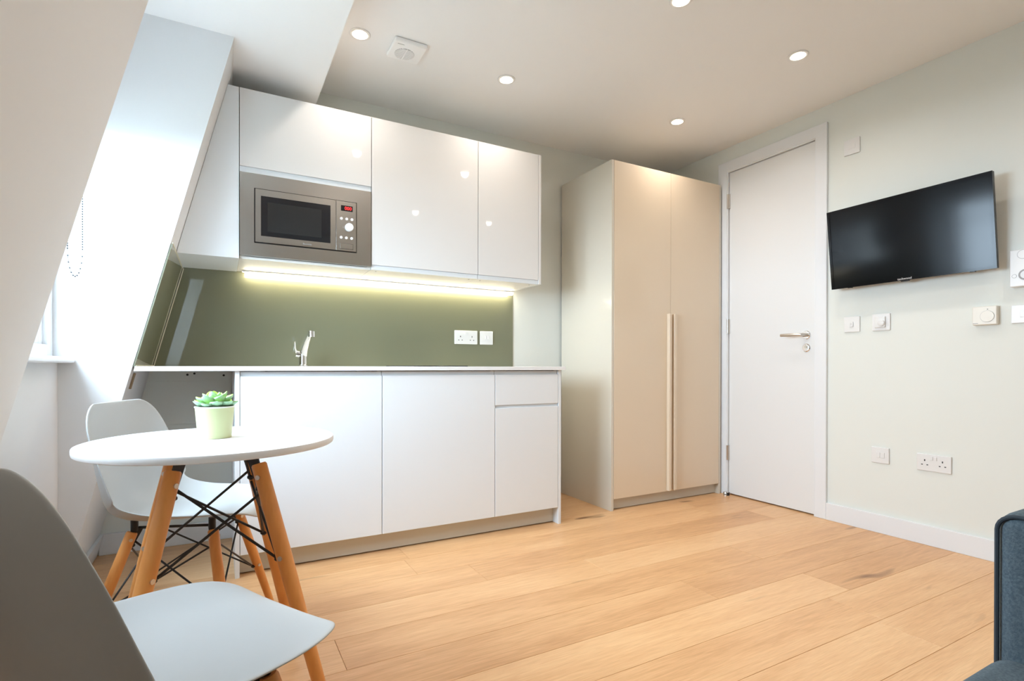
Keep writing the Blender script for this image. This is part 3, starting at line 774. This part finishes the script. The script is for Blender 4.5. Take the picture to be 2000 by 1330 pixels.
def make_chair(label, loc, rot):
    t = thing('dining_chair', label, 'chair', loc, 'white shell chairs at the round table', local=True)
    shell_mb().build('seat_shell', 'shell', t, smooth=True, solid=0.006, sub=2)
    dowel_frame(t, [(.108, .108, .398), (-.118, .098, .398), (-.118, -.098, .398), (.108, -.108, .398)],
                [(.195, .215, 0), (-.235, .19, 0), (-.235, -.19, 0), (.195, -.215, 0)], 0.0150, 0.0105, .36, 0.012, 0.52)
    for sx, sy in ((.104, .104), (-.114, .094), (-.114, -.094), (.104, -.104)):
        MB().cyl((sx, sy, .400), (sx, sy, .434), 0.010, n=14).build('shell_mount', 'wire', t, smooth='auto')
    MB().tube([(.108, .108, .398), (.095, .095, .408), (-.105, .088, .408), (-.118, .098, .398)], 0.004, n=8).build('top_rod', 'wire', t, smooth='auto')
    MB().tube([(.108, -.108, .398), (.095, -.095, .408), (-.105, -.088, .408), (-.118, -.098, .398)], 0.004, n=8).build('top_rod', 'wire', t, smooth='auto')
    t.rotation_euler = (0, 0, rot)
    return t
make_chair('white moulded shell chair with wooden legs between the table and the window', (-0.085, 1.971, 0), math.radians(-19.5))
make_chair('white moulded shell chair with its back to the sloping wall, seat turned from the table', (-0.080, 0.970, 0), math.radians(29.2))

# table
TX, TY, TZ, TR = -0.0116, 1.5725, 0.7034, 0.29
tb = thing('round_table', 'small round white table on wooden legs with black wire bracing', 'table', (TX, TY, 0), local=True)
MB().lathe([(TR-0.004, -0.018), (TR-0.001, -0.016), (TR, -0.012), (TR, -0.004), (TR-0.0015, -0.0012), (TR-0.005, 0)], (0, 0, TZ), n=96).build('table_top', 'tabletop', tb, smooth='auto')
a0 = math.radians(4)
def rp(x, y): return (x*math.cos(a0)-y*math.sin(a0), x*math.sin(a0)+y*math.cos(a0))
tops = [(*rp(sx*.092, sy*.082), 0.642) for sx, sy in ((1, 1), (-1, 1), (-1, -1), (1, -1))]
feet = [(*rp(sx*.236, sy*.228), 0.0) for sx, sy in ((1, 1), (-1, 1), (-1, -1), (1, -1))]
dowel_frame(tb, tops, feet, 0.0185, 0.0145, .6, 0.045, 0.36)
B(-0.13, 0.13, -0.02, 0.02, TZ-0.024, TZ-0.018).build('mount_plate', 'wire', tb)
MB().box(-0.02, 0.02, -0.13, 0.13, TZ-0.0245, TZ-0.0185).build('mount_plate', 'wire', tb)

# succulent in pot
px_, py_ = -0.0126, 1.59
pz = TZ
pt = thing('potted_succulent', 'green rosette succulent in a pale green pot on the round table', 'plant', (px_, py_, pz))
m_ = MB(); n = 48
m_.lathe([(0.0375, 0), (0.039, 0.001), (0.0423, 0.042), (0.0455, 0.079), (0.0470, 0.0795), (0.0470, 0.0825), (0.0445, 0.083), (0.0425, 0.080), (0.041, 0.070)], (px_, py_, pz), n=n)
m_.mi = [0 if (f // n) < 3 else 1 for f in range(8*n)] + [0, 0]
pot = m_.build('pot', ['pot', 'pot_rim'], pt, smooth='auto')
MB().lathe([(0.0405, 0.066), (0.042, 0.074)], (px_, py_, pz), n=32).build('soil', 'soil', pt)
def leaf_mesh():
    L_ = 1.0; k = 9; n = 8; vs = []; prof = [(0, .10, .06), (.12, .19, .09), (.3, .27, .12), (.5, .31, .13), (.68, .30, .12), (.82, .22, .09), (.92, .12, .06), (.97, .05, .03), (1.0, .006, .005)]
    for (x, w, th) in prof:
        for j in range(n):
            a = 2*PI*j/n
            yy = w*math.cos(a); zz = th*math.sin(a)
            zz = zz*(0.45 if zz > 0 else 1.0)
            vs.append((x, yy, zz + 0.38*(yy**2)/0.3 + 0.20*x*x))
    fs = []; mi = []
    for i in range(k-1):
        for j in range(n):
            fs.append((i*n+j, i*n+(j+1) % n, (i+1)*n+(j+1) % n, (i+1)*n+j)); mi.append(0 if j < n//2 else 1)
    fs.append(tuple(range(n-1, -1, -1))); mi.append(1)
    me = bpy.data.meshes.new('leaf'); me.from_pydata(vs, [], fs)
    me.materials.append(MT['leaf_top']); me.materials.append(MT['leaf_out'])
    for p, q in zip(me.polygons, mi): p.material_index = q; p.use_smooth = True
    return me
LM = leaf_mesh()
for (cnt, el, ln, r0, z0, ph) in ((9, 10, .046, .010, .080, 0), (8, 26, .044, .009, .083, .35), (7, 44, .037, .007, .087, .1), (5, 62, .030, .005, .091, .5), (3, 78, .020, .003, .095, .2)):
    for i in range(cnt):
        a = 2*PI*(i + random.uniform(-.12, .12))/cnt + ph
        o = bpy.data.objects.new('leaf', LM); COL.objects.link(o); o.parent = pt
        o.location = (r0*math.cos(a), r0*math.sin(a), z0)
        o.rotation_euler = (0, -math.radians(el + random.uniform(-5, 5)), a)
        s_ = ln*random.uniform(.93, 1.08); o.scale = (s_, s_*1.15, s_)

# ---------------------------------------------------------------- sofa
sf = thing('sofa', 'blue-grey felt sofa with square piped arm', 'sofa', (0.5, 0.0, 0))
sy1, sy0 = 0.385, -0.56
ax0, ax1 = 1.125, 1.262
sx0 = 0.10
def rbox(x0, x1, y0, y1, z0, z1, name, r=0.03, m='sofa'):
    return B(x0, x1, y0, y1, z0, z1).build(name, m, sf, bevel=r, segs=5)
rbox(ax0, ax1, sy0, sy1, 0.10, 0.653, 'arm', 0.028)
rbox(sx0-0.137, sx0, sy0, sy1, 0.10, 0.653, 'arm', 0.028)
rbox(sx0+0.001, ax0-0.001, sy0+0.18, sy1-0.004, 0.27, 0.428, 'seat_cushion', 0.035)
rbox(sx0+0.001, ax0-0.001, sy0+0.02, sy1-0.03, 0.10, 0.268, 'seat_base', 0.01)
rbox(sx0+0.001, ax0-0.001, sy0, sy0+0.179, 0.20, 0.78, 'backrest', 0.04)
for x in (sx0-0.09, ax1-0.06):
    for y in (sy0+0.06, sy1-0.07):
        MB().cyl((x, y, 0.0), (x, y, 0.11), 0.016, 0.022, n=16).build('leg', 'beech', sf, smooth='auto')
pp = [(ax0+0.006, sy1-0.003, 0.13)] + [(ax0+0.006, sy1-0.003, 0.60)] + [(ax0+0.006, sy1-0.03+0.027*math.cos(t), 0.622+0.026*math.sin(t)) for t in [PI/2*i/6 for i in range(7)]] + [(ax0+0.006, sy0+0.03, 0.648)]
MB().tube(pp, 0.0035, n=8).build('piping', 'piping', sf, smooth='auto')
